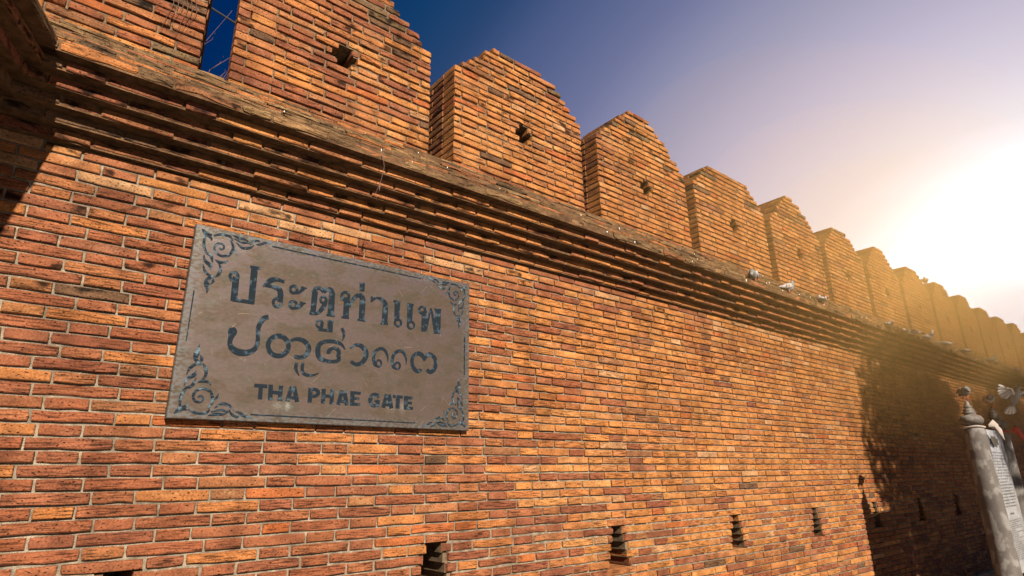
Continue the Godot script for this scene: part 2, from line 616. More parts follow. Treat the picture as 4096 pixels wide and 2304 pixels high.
func build_return_wall() -> void:
	# the rampart turns towards the viewer at the left edge
	var turn := deg_to_rad(90.0 - 20.0)
	var o := thing("brick_wall", "dark brick return wall at the upper left corner, seen from below in its own shade", "wall", Vector3(-6.9 * U, 0, 0), turn)
	# local x runs along the wall away from the corner (negative x), its face looks to +z
	var core := Soup.new()
	core.box(w(-60, -27.5, -8), w(4.5, 27.5, -0.17))
	put("mortar", core.mesh(), tex.mortar_mat, o)
	var list := []
	for j in range(12, 28):
		for s in course(-60, 0, (0.3 if j & 1 else 4.45)):
			var mid: float = (s[0] + s[1]) / 2
			if seen(o.transform * w(mid, j, 0), 1.3) == 0.0: continue
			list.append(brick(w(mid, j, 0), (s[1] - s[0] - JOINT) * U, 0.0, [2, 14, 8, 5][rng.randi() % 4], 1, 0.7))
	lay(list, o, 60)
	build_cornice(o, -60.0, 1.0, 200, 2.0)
	var up := Soup.new()
	var rows := []
	for j in range(38, 63):
		var step := 1.12 * maxf(0.0, j - 54)
		up.box(w(-28 + step, j - .5, -8), w(-3 - step * 0.6, j + .5, -.22))
		for s in course(-28 + step, -3 - step * 0.6, -28.0 - (0.0 if j & 1 else 4.19)):
			rows.append(brick(w((s[0] + s[1]) / 2, j, 0), (s[1] - s[0] - JOINT) * U, 0.0, clay(20, j), 1))
	var m := put("merlon", up.mesh(), tex.dark_mortar, o)
	lay(rows, m, 100)

# ---------------------------------------------------------------- the bronze plaque
var hom_a := Vector3.ZERO
var hom_b := Vector3.ZERO
var hom_c := Vector3.ZERO

# homography from survey points of the lettering to the plate (metres from its lower left corner)
func fit_plate(q: Array, wide: float, high: float) -> void:
	var x0: float = q[0].x; var y0: float = q[0].y
	var x1: float = q[1].x; var y1: float = q[1].y
	var x2: float = q[2].x; var y2: float = q[2].y
	var x3: float = q[3].x; var y3: float = q[3].y
	var dx1 := x1 - x2; var dx2 := x3 - x2; var sx := x0 - x1 + x2 - x3
	var dy1 := y1 - y2; var dy2 := y3 - y2; var sy := y0 - y1 + y2 - y3
	var den := dx1 * dy2 - dx2 * dy1
	var g := (sx * dy2 - dx2 * sy) / den
	var h := (dx1 * sy - sx * dy1) / den
	# unit square -> survey; columns
	var m := Basis(Vector3(x1 - x0 + g * x1, y1 - y0 + g * y1, g), Vector3(x3 - x0 + h * x3, y3 - y0 + h * y3, h), Vector3(x0, y0, 1)).inverse()
	hom_a = Vector3(m.x.x, m.y.x, m.z.x) * wide
	hom_b = Vector3(m.x.y, m.y.y, m.z.y) * high
	hom_c = Vector3(m.x.z, m.y.z, m.z.z)

func to_plate(p: Vector2) -> Vector2:
	var v := Vector3(p.x, p.y, 1)
	var k := hom_c.dot(v)
	return Vector2(hom_a.dot(v) / k, hom_b.dot(v) / k)

var ink_layer := 0

# A raised stroke: centre line with widths, in plate metres, rounded between its points when smooth
func stroke(parent: Node3D, called: String, left: Array, right: Array, mat: Material) -> void:
	var s := Soup.new()
	var top := 0.0016 + 0.00007 * (ink_layer % 9)
	ink_layer += 1
	for i in left.size() - 1:
		var a: Vector2 = left[i]; var b: Vector2 = right[i]
		var c: Vector2 = right[i + 1]; var d: Vector2 = left[i + 1]
		var f := func(p: Vector2, z: float) -> Vector3: return Vector3(p.x, p.y, z)
		s.quad(f.call(a, top), f.call(b, top), f.call(c, top), f.call(d, top), Vector3.BACK)
		var away := (a - b).normalized()
		s.quad(f.call(a, -.001), f.call(d, -.001), f.call(d, top), f.call(a, top), Vector3(away.x, away.y, 0))
		s.quad(f.call(b, -.001), f.call(c, -.001), f.call(c, top), f.call(b, top), Vector3(-away.x, -away.y, 0))
	for e in [0, left.size() - 1]:
		var a: Vector2 = left[e]; var b: Vector2 = right[e]
		var o: Vector2 = left[1] if e == 0 else left[e - 1]
		s.quad(Vector3(a.x, a.y, -.001), Vector3(b.x, b.y, -.001), Vector3(b.x, b.y, top), Vector3(a.x, a.y, top), Vector3(a.x - o.x, a.y - o.y, 0))
	put(called, s.mesh(), mat, parent)

# points are Vector3(x, y, width)
func sides_of(pts: Array, smooth: bool, closed := false) -> Array:
	var p := []
	if smooth:
		var n := pts.size()
		for i in n - 1:
			var p0: Vector3 = pts[maxi(i - 1, 0)]
			var p1: Vector3 = pts[i]
			var p2: Vector3 = pts[i + 1]
			var p3: Vector3 = pts[mini(i + 2, n - 1)]
			for k in 5:
				p.append(p1.cubic_interpolate(p2, p0, p3, k / 5.0))
		p.append(pts[-1])
	else:
		p = pts
	var left := []
	var right := []
	for i in p.size():
		var a: Vector3 = p[maxi(i - 1, 0)]
		var b: Vector3 = p[mini(i + 1, p.size() - 1)]
		if closed and (i == 0 or i == p.size() - 1):
			a = p[p.size() - 2]
			b = p[1]
		var d := Vector2(b.x - a.x, b.y - a.y).normalized()
		var side := Vector2(d.y, -d.x) * absf(p[i].z) / 2
		left.append(Vector2(p[i].x, p[i].y) + side)
		right.append(Vector2(p[i].x, p[i].y) - side)
	return [left, right]

# survey block: origin in the survey picture and its scale
var block_o := Vector2.ZERO
var block_s := 1.0
var ink: Material
var scroll_ink: StandardMaterial3D
var plate: Node3D
var letter: Node3D

func glyph() -> void:
	letter = Node3D.new()
	letter.name = numbered("letter", plate)
	plate.add_child(letter, true)

func mapped(list: Array) -> Array:
	return list.map(func(q): return to_plate(block_o + q / block_s))

func pen(pts: Array, smooth := true) -> void:
	var lr := sides_of(pts, smooth)
	stroke(letter, "stroke", mapped(lr[0]), mapped(lr[1]), ink)

func bar(x0: float, y0: float, w0: float, x1: float, y1: float, w1: float) -> void:
	pen([Vector3(x0, y0, w0), Vector3(x1, y1, w1)], false)

func ring(cx: float, cy: float, rx: float, ry: float, wide: float) -> void:
	var pts := []
	for i in 21:
		var a := TAU * i / 20.0
		pts.append(Vector3(cx + rx * cos(a), cy + ry * sin(a), wide))
	var lr := sides_of(pts, false, true)
	stroke(letter, "stroke", mapped(lr[0]), mapped(lr[1]), ink)

func block(x: float, y: float, s: float) -> void:
	block_o = Vector2(x, y)
	block_s = s

func v3(flat: Array) -> Array:
	var out := []
	for i in range(0, flat.size(), 3):
		out.append(Vector3(flat[i], flat[i + 1], flat[i + 2]))
	return out

func build_plaque() -> void:
	var wide := 30.7 * U
	var high := 17.6 * U
	plate = thing("plaque", "weathered bronze plaque with dark Thai, Lanna and English lettering and scrolled corners", "plaque", w(9.5, 5.15, 0.68))
	# plate texture: brown and violet patina, verdigris along the edges, scratches
	var s := 1024
	var a := layer(s, 0.006, 31, 1, 5)
	var b := layer(s, 0.011, 32, 1, 4)
	var c := layer(s, 0.05, 33, 1, 4)
	var d := layer(s, 0.03, 34, 4, 3)
	var img := PackedByteArray()
	img.resize(s * s * 3)
	var rough := PackedByteArray()
	rough.resize(s * s)
	var brown := Color(.07, .053, .042)
	var violet := Color(.064, .049, .05)
	var olive := Color(.053, .046, .033)
	var green := Color(.065, .088, .1)
	for y in s:
		for x in s:
			var i := y * s + x
			var fa := clampf((a[i] / 255.0 - 0.36) * 4.5, 0, 1)
			var fb := clampf((b[i] / 255.0 - 0.5) * 3.0, 0, 1)
			var fc := c[i] / 255.0
			var near_edge: float = minf(minf(x, s - 1 - x) * 1.75, minf(y, s - 1 - y)) / s
			var col := brown.lerp(violet, fa * (0.3 + 0.7 * (1.0 - float(y) / s))).lerp(olive, fb * 0.7)
			col = col * (0.93 + 0.08 * fc + 0.06 * (d[i] / 255.0 - 0.5))
			var vg := clampf((0.075 - near_edge) * 11.0, 0, 1) * clampf((fc - 0.36) * 4.0, 0, 1)
			vg = maxf(vg * 0.75, clampf((b[i] / 255.0 - 0.8) * 5.0, 0, 1) * 0.35)
			col = col.lerp(green, vg)
			col = col.linear_to_srgb()
			img[i * 3] = int(255 * clampf(col.r, 0, 1))
			img[i * 3 + 1] = int(255 * clampf(col.g, 0, 1))
			img[i * 3 + 2] = int(255 * clampf(col.b, 0, 1))
			rough[i] = int(255 * clampf(0.4 + 0.1 * (fc - 0.5) + 0.2 * vg + 0.1 * (fa - 0.5), 0, 1))
	var im := Image.create_from_data(s, s, false, Image.FORMAT_RGB8, img)
	for k in 46:
		var x := rng.randi_range(20, 1000)
		var y := rng.randi_range(20, 1000)
		var dx := rng.randf_range(-1, 1)
		var dy := rng.randf_range(-1.2, 1.2)
		var g := rng.randf_range(0.15, 0.6)
		for q in rng.randi_range(10, 60):
			var px := int(x + dx * q)
			var py := int(y + dy * q)
			if px > 2 and px < s - 2 and py > 2 and py < s - 2:
				im.set_pixel(px, py, im.get_pixel(px, py).lerp(Color(.72, .66, .56), g))
	# rubbed chalky patches near the lower edge and the upper left corner
	for patch in [[690, 905, 34, 60], [735, 900, 20, 55], [300, 935, 26, 40], [330, 930, 14, 40], [22, 40, 40, 90], [60, 70, 60, 50], [120, 100, 90, 30]]:
		for q in 900:
			var px := int(patch[0] + rng.randfn(0, patch[2] * 0.4))
			var py := int(patch[1] + rng.randfn(0, patch[3] * 0.4))
			if px > 2 and px < s - 2 and py > 2 and py < s - 2:
				im.set_pixel(px, py, im.get_pixel(px, py).lerp(Color(.55, .58, .58), 0.4))
	var mat := StandardMaterial3D.new()
	mat.albedo_texture = ImageTexture.create_from_image(im)
	mat.roughness_texture = tex_l8(s, rough)
	mat.metallic = 0.3
	mat.metallic_specular = 0.4
	mat.roughness = 1.0
	var so := Soup.new()
	var e := 0.004
	var th := 0.036
	var o := [Vector3(0, 0, -e), Vector3(wide, 0, -e), Vector3(wide, high, -e), Vector3(0, high, -e)]
	var f := [Vector3(e, e, 0), Vector3(wide - e, e, 0), Vector3(wide - e, high - e, 0), Vector3(e, high - e, 0)]
	so.quad(f[0], f[1], f[2], f[3], Vector3.BACK)
	for i in 4:
		var k := (i + 1) % 4
		var out: Vector3 = (o[i] + o[k]) / 2 - Vector3(wide / 2, high / 2, 0)
		so.quad(o[i], o[k], f[k], f[i], out + Vector3(0, 0, 0.3))
		so.quad(o[i], o[k], o[k] - Vector3(0, 0, th), o[i] - Vector3(0, 0, th), out)
	for p in so.v:
		so.uv.append(Vector2(p.x / wide, 1.0 - p.y / high))
	put("plate", so.mesh(), mat, plate)
	# dark filled lettering, rubbed bluish where it is worn
	var im2 := layer(512, 0.02, 41, 1, 5)
	var im3 := layer(512, 0.09, 42, 6, 3)
	var px3 := PackedByteArray()
	px3.resize(512 * 512 * 3)
	var px2 := PackedByteArray()
	px2.resize(512 * 512 * 3)
	for i in 512 * 512:
		var k := clampf((im2[i] / 255.0 - 0.55) * 4.0, 0, 1) * (0.3 + 0.7 * im3[i] / 255.0)
		var col := Color(.009, .014, .021).lerp(Color(.055, .088, .118), k * 0.75).linear_to_srgb()
		var col3 := Color(.007, .011, .017).lerp(Color(.075, .115, .15), clampf(k * 1.1 + 0.02 + 0.5 * (im3[i] / 255.0 - 0.4), 0, 1)).linear_to_srgb()
		px3[i * 3] = int(255 * col3.r); px3[i * 3 + 1] = int(255 * col3.g); px3[i * 3 + 2] = int(255 * col3.b)
		px2[i * 3] = int(255 * col.r)
		px2[i * 3 + 1] = int(255 * col.g)
		px2[i * 3 + 2] = int(255 * col.b)
	var im_mat := StandardMaterial3D.new()
	im_mat.albedo_texture = tex_rgb(512, px2)
	im_mat.uv1_triplanar = true
	im_mat.uv1_world_triplanar = true
	im_mat.uv1_scale = Vector3.ONE / 0.55
	im_mat.roughness = 0.85
	im_mat.metallic_specular = 0.15
	ink = im_mat
	scroll_ink = im_mat.duplicate()
	scroll_ink.albedo_color = Color(1.0, 1.0, 1.0)
	scroll_ink.albedo_texture = tex_rgb(512, px3)
	fit_plate([Vector2(660.5, 1662.4), Vector2(1874.6, 1728.2), Vector2(1877.7, 1133.3), Vector2(787, 898.5)], wide, high)
	thai_line()
	lanna_line()
	english_line()
	ornaments(wide, high)
	# screw heads are hidden; the thin border lines
	block(640, 860, 1.6102)
	for q in [[712, 203, 1672, 405], [565, 1275, 1632, 1342], [218, 482, 165, 803], [1958, 780, 1957, 1032]]:
		letter = plate
		var lr := sides_of([Vector3(q[0], q[1], 8), Vector3(q[2], q[3], 6)], false)
		stroke(plate, "border_line", mapped(lr[0]), mapped(lr[1]), ink)

func thai_line() -> void:
	block(700, 880, 3.623)
	glyph() # po pla
	ring(838, 818, 58, 60, 44)
	bar(868, 820, 95, 832, 1168, 100)
	bar(815, 1152, 44, 1118, 1186, 62)
	bar(1133, 680, 100, 1079, 1208, 92)
	bar(1065, 674, 34, 1215, 702, 38)
	glyph() # ro ruea
	pen(v3([1556, 888, 66, 1525, 882, 44, 1440, 858, 58, 1360, 872, 78, 1300, 922, 60, 1246, 958, 22]))
	pen(v3([1280, 945, 40, 1390, 962, 52, 1478, 1000, 76, 1500, 1070, 84, 1490, 1180, 80]))
	ring(1452, 1188, 58, 62, 42)
	glyph() # sara a, two rings
	ring(1688, 1000, 50, 52, 40)
	pen(v3([1690, 1050, 40, 1765, 1040, 46, 1810, 1005, 54, 1838, 968, 62]))
	bar(1795, 962, 12, 1880, 984, 18)
	ring(1678, 1220, 50, 52, 40)
	pen(v3([1680, 1270, 40, 1750, 1258, 46, 1795, 1222, 54, 1820, 1186, 62]))
	bar(1775, 1180, 12, 1862, 1200, 18)
	block(1250, 960, 3.623)
	glyph() # to tao
	bar(4, 735, 86, -28, 1042, 78)
	pen(v3([-78, 1045, 44, -20, 1056, 46, 40, 1048, 48, 105, 985, 66, 150, 905, 60, 168, 860, 36]))
	ring(122, 858, 44, 46, 35)
	pen(v3([-30, 760, 40, 15, 700, 58, 75, 692, 54, 132, 748, 54]))
	pen(v3([128, 752, 50, 185, 706, 58, 235, 722, 72, 252, 790, 86]))
	bar(250, 760, 88, 226, 1090, 96)
	bar(165, 1076, 30, 288, 1092, 32)
	glyph() # sara uu below
	ring(66, 1205, 44, 52, 34)
	bar(104, 1190, 42, 84, 1296, 62)
	bar(38, 1288, 36, 252, 1306, 44)
	bar(224, 1158, 76, 215, 1322, 78)
	bar(178, 1160, 20, 274, 1174, 22)
	glyph() # tho thahan with mai ek
	ring(440, 806, 54, 58, 38)
	bar(468, 820, 84, 444, 1132, 86)
	bar(384, 1108, 26, 492, 1124, 28)
	pen(v3([498, 965, 26, 545, 865, 50, 610, 800, 62, 672, 800, 72, 694, 870, 84]))
	bar(694, 850, 86, 675, 1160, 86)
	bar(615, 1146, 28, 736, 1162, 30)
	bar(690, 610, 80, 684, 736, 68)
	glyph() # sara aa
	bar(828, 808, 26, 822, 890, 30)
	pen(v3([832, 858, 50, 895, 830, 30, 968, 850, 50, 1020, 915, 74, 1026, 990, 78]))
	bar(1025, 960, 78, 1010, 1215, 86)
	bar(954, 1200, 26, 1064, 1214, 28)
	glyph() # sara ae, two strokes
	bar(1143, 874, 28, 1252, 894, 30)
	bar(1202, 885, 84, 1192, 1160, 74)
	ring(1210, 1194, 46, 48, 34)
	bar(1334, 914, 28, 1441, 934, 30)
	bar(1390, 925, 84, 1380, 1195, 74)
	ring(1400, 1226, 46, 48, 34)
	glyph() # pho phan
	ring(1566, 1006, 44, 48, 34)
	bar(1598, 1020, 74, 1592, 1318, 80)
	bar(1612, 1322, 50, 1692, 985, 22)
	bar(1696, 980, 20, 1782, 1345, 80)
	bar(1802, 995, 84, 1800, 1352, 74)
	bar(1744, 990, 24, 1850, 1006, 26)

func lanna_line() -> void:
	block(660, 1300, 3.45)
	glyph()
	pen(v3([902, 24, 70, 908, 78, 128, 890, 150, 78, 872, 230, 66, 905, 310, 84, 1000, 362, 92, 1130, 360, 78, 1228, 290, 62, 1256, 150, 60, 1262, 20, 64, 1330, -96, 70, 1400, -120, 62]))
	glyph()
	ring(1530, 275, 140, 138, 66)
	pen(v3([1680, 215, 30, 1780, 182, 50, 1888, 212, 64, 1950, 310, 66, 1902, 408, 62, 1822, 436, 56, 1748, 418, 50]))
	pen(v3([1782, 508, 46, 1768, 590, 46, 1815, 690, 8]))
	pen(v3([1862, 512, 44, 1858, 620, 44, 1900, 670, 44, 1990, 684, 34, 2085, 650, 8]))
	block(1250, 1340, 3.623)
	glyph()
	pen(v3([438, 205, 12, 380, 125, 44, 280, 86, 56, 150, 84, 56, 62, 128, 66, 38, 230, 74, 70, 326, 70, 180, 368, 52, 300, 370, 52, 352, 332, 58, 318, 288, 44]))
	pen(v3([318, 292, 40, 346, 250, 60, 320, 196, 56, 262, 182, 42, 206, 212, 60, 190, 262, 56]))
	pen(v3([388, -110, 40, 420, -20, 42, 395, 75, 10]))
	glyph()
	pen(v3([508, 186, 22, 580, 136, 42, 670, 150, 62, 735, 230, 74, 732, 320, 72, 672, 396, 62, 590, 416, 54, 518, 374, 46]))
	glyph()
	ring(925, 405, 38, 48, 29)
	pen(v3([905, 452, 20, 868, 420, 42, 848, 340, 46, 866, 250, 46, 930, 192, 46, 1000, 202, 42, 1050, 280, 34, 1062, 392, 6]))
	glyph()
	ring(1200, 441, 38, 48, 29)
	pen(v3([1180, 488, 20, 1142, 456, 42, 1124, 376, 46, 1142, 286, 46, 1206, 228, 46, 1276, 238, 42, 1324, 316, 34, 1330, 424, 6]))
	glyph()
	pen(v3([1545, 490, 50, 1520, 526, 52, 1460, 500, 56, 1416, 410, 50, 1430, 312, 52, 1500, 262, 60, 1568, 292, 58, 1598, 372, 20]))
	pen(v3([1598, 368, 20, 1640, 292, 56, 1708, 282, 56, 1766, 370, 56, 1752, 480, 60, 1690, 538, 60, 1634, 498, 54]))

func english_line() -> void:
	block(660, 1300, 3.45)
	glyph() # T
	bar(1199, 814, 50, 1377, 830, 50)
	bar(1289, 820, 56, 1275, 1006, 60)
	glyph() # H
	bar(1424, 806, 60, 1414, 1020, 62)
	bar(1566, 822, 58, 1546, 1030, 60)
	bar(1420, 908, 46, 1556, 922, 46)
	glyph() # A
	bar(1712, 834, 56, 1648, 1036, 58)
	bar(1742, 838, 60, 1782, 1046, 60)
	bar(1672, 984, 40, 1766, 994, 40)
	glyph() # P
	bar(1972, 856, 60, 1954, 1058, 58)
	pen(v3([1975, 876, 44, 2040, 880, 46, 2078, 920, 54, 2040, 968, 46, 1970, 970, 44]))
	block(1250, 1340, 3.623)
	glyph() # H
	bar(122, 770, 60, 108, 980, 60)
	bar(246, 780, 58, 232, 992, 58)
	bar(118, 868, 44, 240, 880, 44)
	glyph() # A
	bar(390, 795, 56, 330, 1002, 58)
	bar(418, 798, 60, 458, 1010, 60)
	bar(350, 950, 40, 440, 958, 40)
	glyph() # E
	bar(540, 805, 62, 534, 1016, 60)
	bar(530, 826, 42, 660, 840, 42)
	bar(530, 908, 38, 640, 918, 38)
	bar(528, 992, 42, 652, 1002, 42)
	glyph() # G
	pen(v3([930, 900, 52, 890, 858, 46, 836, 868, 56, 800, 940, 60, 830, 1012, 54, 885, 1018, 44, 908, 980, 50]))
	bar(860, 950, 34, 938, 956, 36)
	bar(920, 948, 38, 914, 1040, 38)
	glyph() # A
	bar(1044, 858, 56, 990, 1050, 58)
	bar(1072, 862, 60, 1110, 1062, 60)
	bar(1008, 1006, 38, 1094, 1014, 38)
	glyph() # T
	bar(1132, 886, 44, 1278, 900, 44)
	bar(1208, 890, 58, 1200, 1066, 58)
	glyph() # E
	bar(1326, 884, 60, 1322, 1080, 58)
	bar(1300, 906, 42, 1428, 916, 42)
	bar(1300, 980, 38, 1414, 988, 38)
	bar(1298, 1058, 42, 1428, 1066, 42)

# scrolled corners, in millimetres from the nearest corner
func ornaments(wide: float, high: float) -> void:
	for c in 4:
		var fx := 1.0 if c & 1 == 0 else -1.0
		var fy := 1.0 if c < 2 else -1.0
		var o := Vector2(0.0 if fx > 0 else wide, 0.0 if fy > 0 else high)
		var node := Node3D.new()
		node.name = numbered("corner_scroll", plate)
		plate.add_child(node, true)
		var k := 0.95 if fx > 0 else 0.86
		var draw := func(flat: Array) -> void:
			var lr := sides_of(v3(flat), true)
			var go := func(list: Array) -> Array: return list.map(func(q): return o + Vector2(q.x * fx, q.y * fy) * 0.001 * k)
			stroke(node, "scroll", go.call(lr[0]), go.call(lr[1]), scroll_ink)
		var spiral := []
		for i in 15:
			var a := 0.7 + i * 0.62
			var r := 60.0 * pow(0.86, i)
			spiral.append_array([148 + r * cos(a), 116 + r * sin(a) * 1.02, 15.0 - i * 0.4])
		draw.call(spiral)
		draw.call([196, 60, 8, 214, 100, 16, 205, 140, 15, 190, 168, 4])
		draw.call([216, 108, 4, 232, 122, 13, 240, 146, 2])
		draw.call([58, 62, 10, 54, 110, 16, 70, 158, 14, 92, 178, 6])
		draw.call([84, 162, 6, 104, 184, 18, 116, 224, 3])
		draw.call([100, 52, 8, 140, 34, 15, 188, 36, 14, 206, 58, 5])
		draw.call([34, 26, 4, 52, 44, 22, 88, 70, 14, 92, 86, 3])
		draw.call([52, 40, 6, 78, 52, 16, 92, 46, 3])
		draw.call([126, 196, 4, 150, 208, 18, 182, 202, 12, 196, 186, 2])
		draw.call([146, 210, 8, 162, 246, 16, 154, 282, 18, 138, 304, 4])
		draw.call([66, 236, 3, 78, 272, 15, 104, 296, 14, 130, 296, 3])
		draw.call([62, 172, 2, 72, 212, 16, 104, 238, 22, 112, 262, 4])
		draw.call([134, 296, 4, 110, 312, 20, 92, 336, 14, 98, 344, 4])
		draw.call([122, 304, 4, 130, 326, 18, 120, 350, 3])
		draw.call([96, 318, 8, 100, 350, 30, 106, 376, 18, 108, 408, 2])
		draw.call([228, 64, 4, 262, 90, 15, 300, 84, 16, 330, 60, 3])
		draw.call([214, 44, 6, 262, 56, 13, 300, 50, 10, 312, 62, 3])
		draw.call([200, 24, 3, 236, 32, 18, 276, 34, 12, 300, 46, 3])
		draw.call([306, 60, 4, 322, 34, 13, 352, 24, 11, 360, 32, 2])
		draw.call([340, 52, 3, 366, 44, 15, 392, 28, 14, 436, 20, 2])

# ---------------------------------------------------------------- pigeons
func pigeon_mats() -> Dictionary:
	var out := {}
	for q in [["grey", .13, .135, .155], ["pale", .26, .25, .26], ["dark", .07, .07, .085], ["neck", .09, .12, .12], ["foot", .42, .09, .07], ["bill", .1, .09, .08], ["white", .5, .48, .47]]:
		var m := StandardMaterial3D.new()
		m.albedo_color = lin(q[1], q[2], q[3])
		m.roughness = 0.75
		out[q[0]] = m
	return out

# a standing pigeon about 0.3 m long looking along +x; head drop 0 upright, 1 pecking
func make_pigeon(o: Node3D, m: Dictionary, drop: float, body_tone: String) -> void:
	var neck := Vector3(0.105, 0.155 - 0.03 * drop, 0)
	var head := Vector3(0.125 + 0.045 * drop, 0.215 - 0.15 * drop, 0)
	put("body", loft([Vector3(-0.1, 0.11, 0), Vector3(-0.08, 0.113, 0), Vector3(-0.035, 0.112, 0), Vector3(0.02, 0.113, 0), Vector3(0.065, 0.122, 0), neck, neck.lerp(head, 0.6), head, head + Vector3(0.02, -0.001, 0), head + Vector3(0.028, -0.003, 0)],
		[0.012, 0.03, 0.05, 0.06, 0.056, 0.037, 0.024, 0.0235, 0.017, 0.004], 12, Vector2(0.92, 1.0)), m[body_tone], o)
	put("collar", loft([Vector3(0.08, 0.137 - 0.015 * drop, 0), neck, neck.lerp(head, 0.5)], [0.0475, 0.0395, 0.028], 12, Vector2(0.95, 1.02), false), m.neck, o)
	put("beak", loft([head + Vector3(0.022, -0.002, 0), head + Vector3(0.036, -0.005, 0), head + Vector3(0.047, -0.01, 0)], [0.006, 0.004, 0.0008], 6), m.bill, o)
	for s in [-1.0, 1.0]:
		var wing := put("wing", loft([Vector3(0.075, 0.132, 0.04 * s), Vector3(0.03, 0.133, 0.052 * s), Vector3(-0.04, 0.122, 0.05 * s), Vector3(-0.1, 0.108, 0.032 * s), Vector3(-0.155, 0.1, 0.012 * s)], [0.006, 0.035, 0.038, 0.024, 0.004], 8, Vector2(0.4, 1.0)), m["pale" if body_tone != "dark" else "dark"], o)
		for k in 2:
			put("wing_bar", loft([Vector3(-0.015 - 0.045 * k, 0.155 - 0.012 * k, 0.062 * s), Vector3(-0.03 - 0.045 * k, 0.122 - 0.008 * k, 0.068 * s), Vector3(-0.03 - 0.04 * k, 0.1, 0.06 * s)], [0.004, 0.008, 0.004], 6, Vector2(1.0, 0.5)), m.dark, wing)
		var leg := put("leg", loft([Vector3(0.005, 0.075, 0.022 * s), Vector3(0.012, 0.045, 0.024 * s), Vector3(0.004, 0.006, 0.024 * s)], [0.012, 0.0045, 0.004], 6), m.foot, o)
		for t in [-0.5, 0.0, 0.5]:
			put("toe", loft([Vector3(0.004, 0.005, 0.024 * s), Vector3(0.004 + 0.028 * cos(t), 0.003, 0.024 * s + 0.028 * sin(t))], [0.004, 0.002], 5), m.foot, leg)
	put("tail", loft([Vector3(-0.08, 0.112, 0), Vector3(-0.13, 0.1, 0), Vector3(-0.205, 0.082, 0)], [0.03, 0.026, 0.03], 8, Vector2(1.0, 0.22)), m.dark, o)

func make_flying_pigeon(o: Node3D, m: Dictionary, raise: float, body_tone: String) -> void:
	put("body", loft([Vector3(-0.11, -0.01, 0), Vector3(-0.05, 0, 0), Vector3(0.02, 0.0, 0), Vector3(0.07, 0.008, 0), Vector3(0.11, 0.025, 0), Vector3(0.135, 0.04, 0), Vector3(0.16, 0.04, 0)], [0.012, 0.045, 0.056, 0.05, 0.028, 0.024, 0.006], 12), m[body_tone], o)
	put("beak", loft([Vector3(0.155, 0.038, 0), Vector3(0.185, 0.032, 0)], [0.006, 0.001], 6), m.bill, o)
	for s in [-1.0, 1.0]:
		var wing := Node3D.new()
		wing.name = numbered("wing", o)
		o.add_child(wing, true)
		wing.position = Vector3(0.05, 0.025, 0.03 * s)
		wing.rotation = Vector3(-0.35 * s, raise * s, 0)
		# arm and its spread feathers, each a thin blade
		put("wing_arm", loft([Vector3(0, 0, 0), Vector3(0.035, 0.004, 0.12 * s), Vector3(0.01, 0, 0.2 * s)], [0.016, 0.011, 0.006], 6), m.white, wing)
		for k in 11:
			var f := k / 10.0
			var root := Vector3(0.02 - 0.02 * f, 0, (0.03 + 0.17 * f) * s)
			var ang := lerpf(-1.45, -0.1, f * f)
			var l := lerpf(0.11, 0.17, f)
			var tip := root + Vector3(sin(ang) * l, -0.004, cos(ang) * l * s)
			put("feather", loft([root, root.lerp(tip, 0.5), root.lerp(tip, 0.9), tip], [0.012, 0.017, 0.013, 0.003], 6, Vector2(1.0, 0.08)), m["pale" if k % 3 else "grey"], wing)
		var leg := put("leg", loft([Vector3(-0.01, -0.04, 0.02 * s), Vector3(0.02, -0.075, 0.025 * s)], [0.008, 0.004], 6), m.foot, o)
		leg.name = leg.name
	for k in 7:
		var a := (k - 3) * 0.17
		put("tail_feather", loft([Vector3(-0.09, -0.01, 0), Vector3(-0.15, -0.016, 0.06 * sin(a) * 1.6), Vector3(-0.09 - 0.13 * cos(a), -0.02, 0.13 * sin(a))], [0.01, 0.018, 0.012], 6, Vector2(1.0, 0.1)), m["white" if k % 2 else "pale"], o)

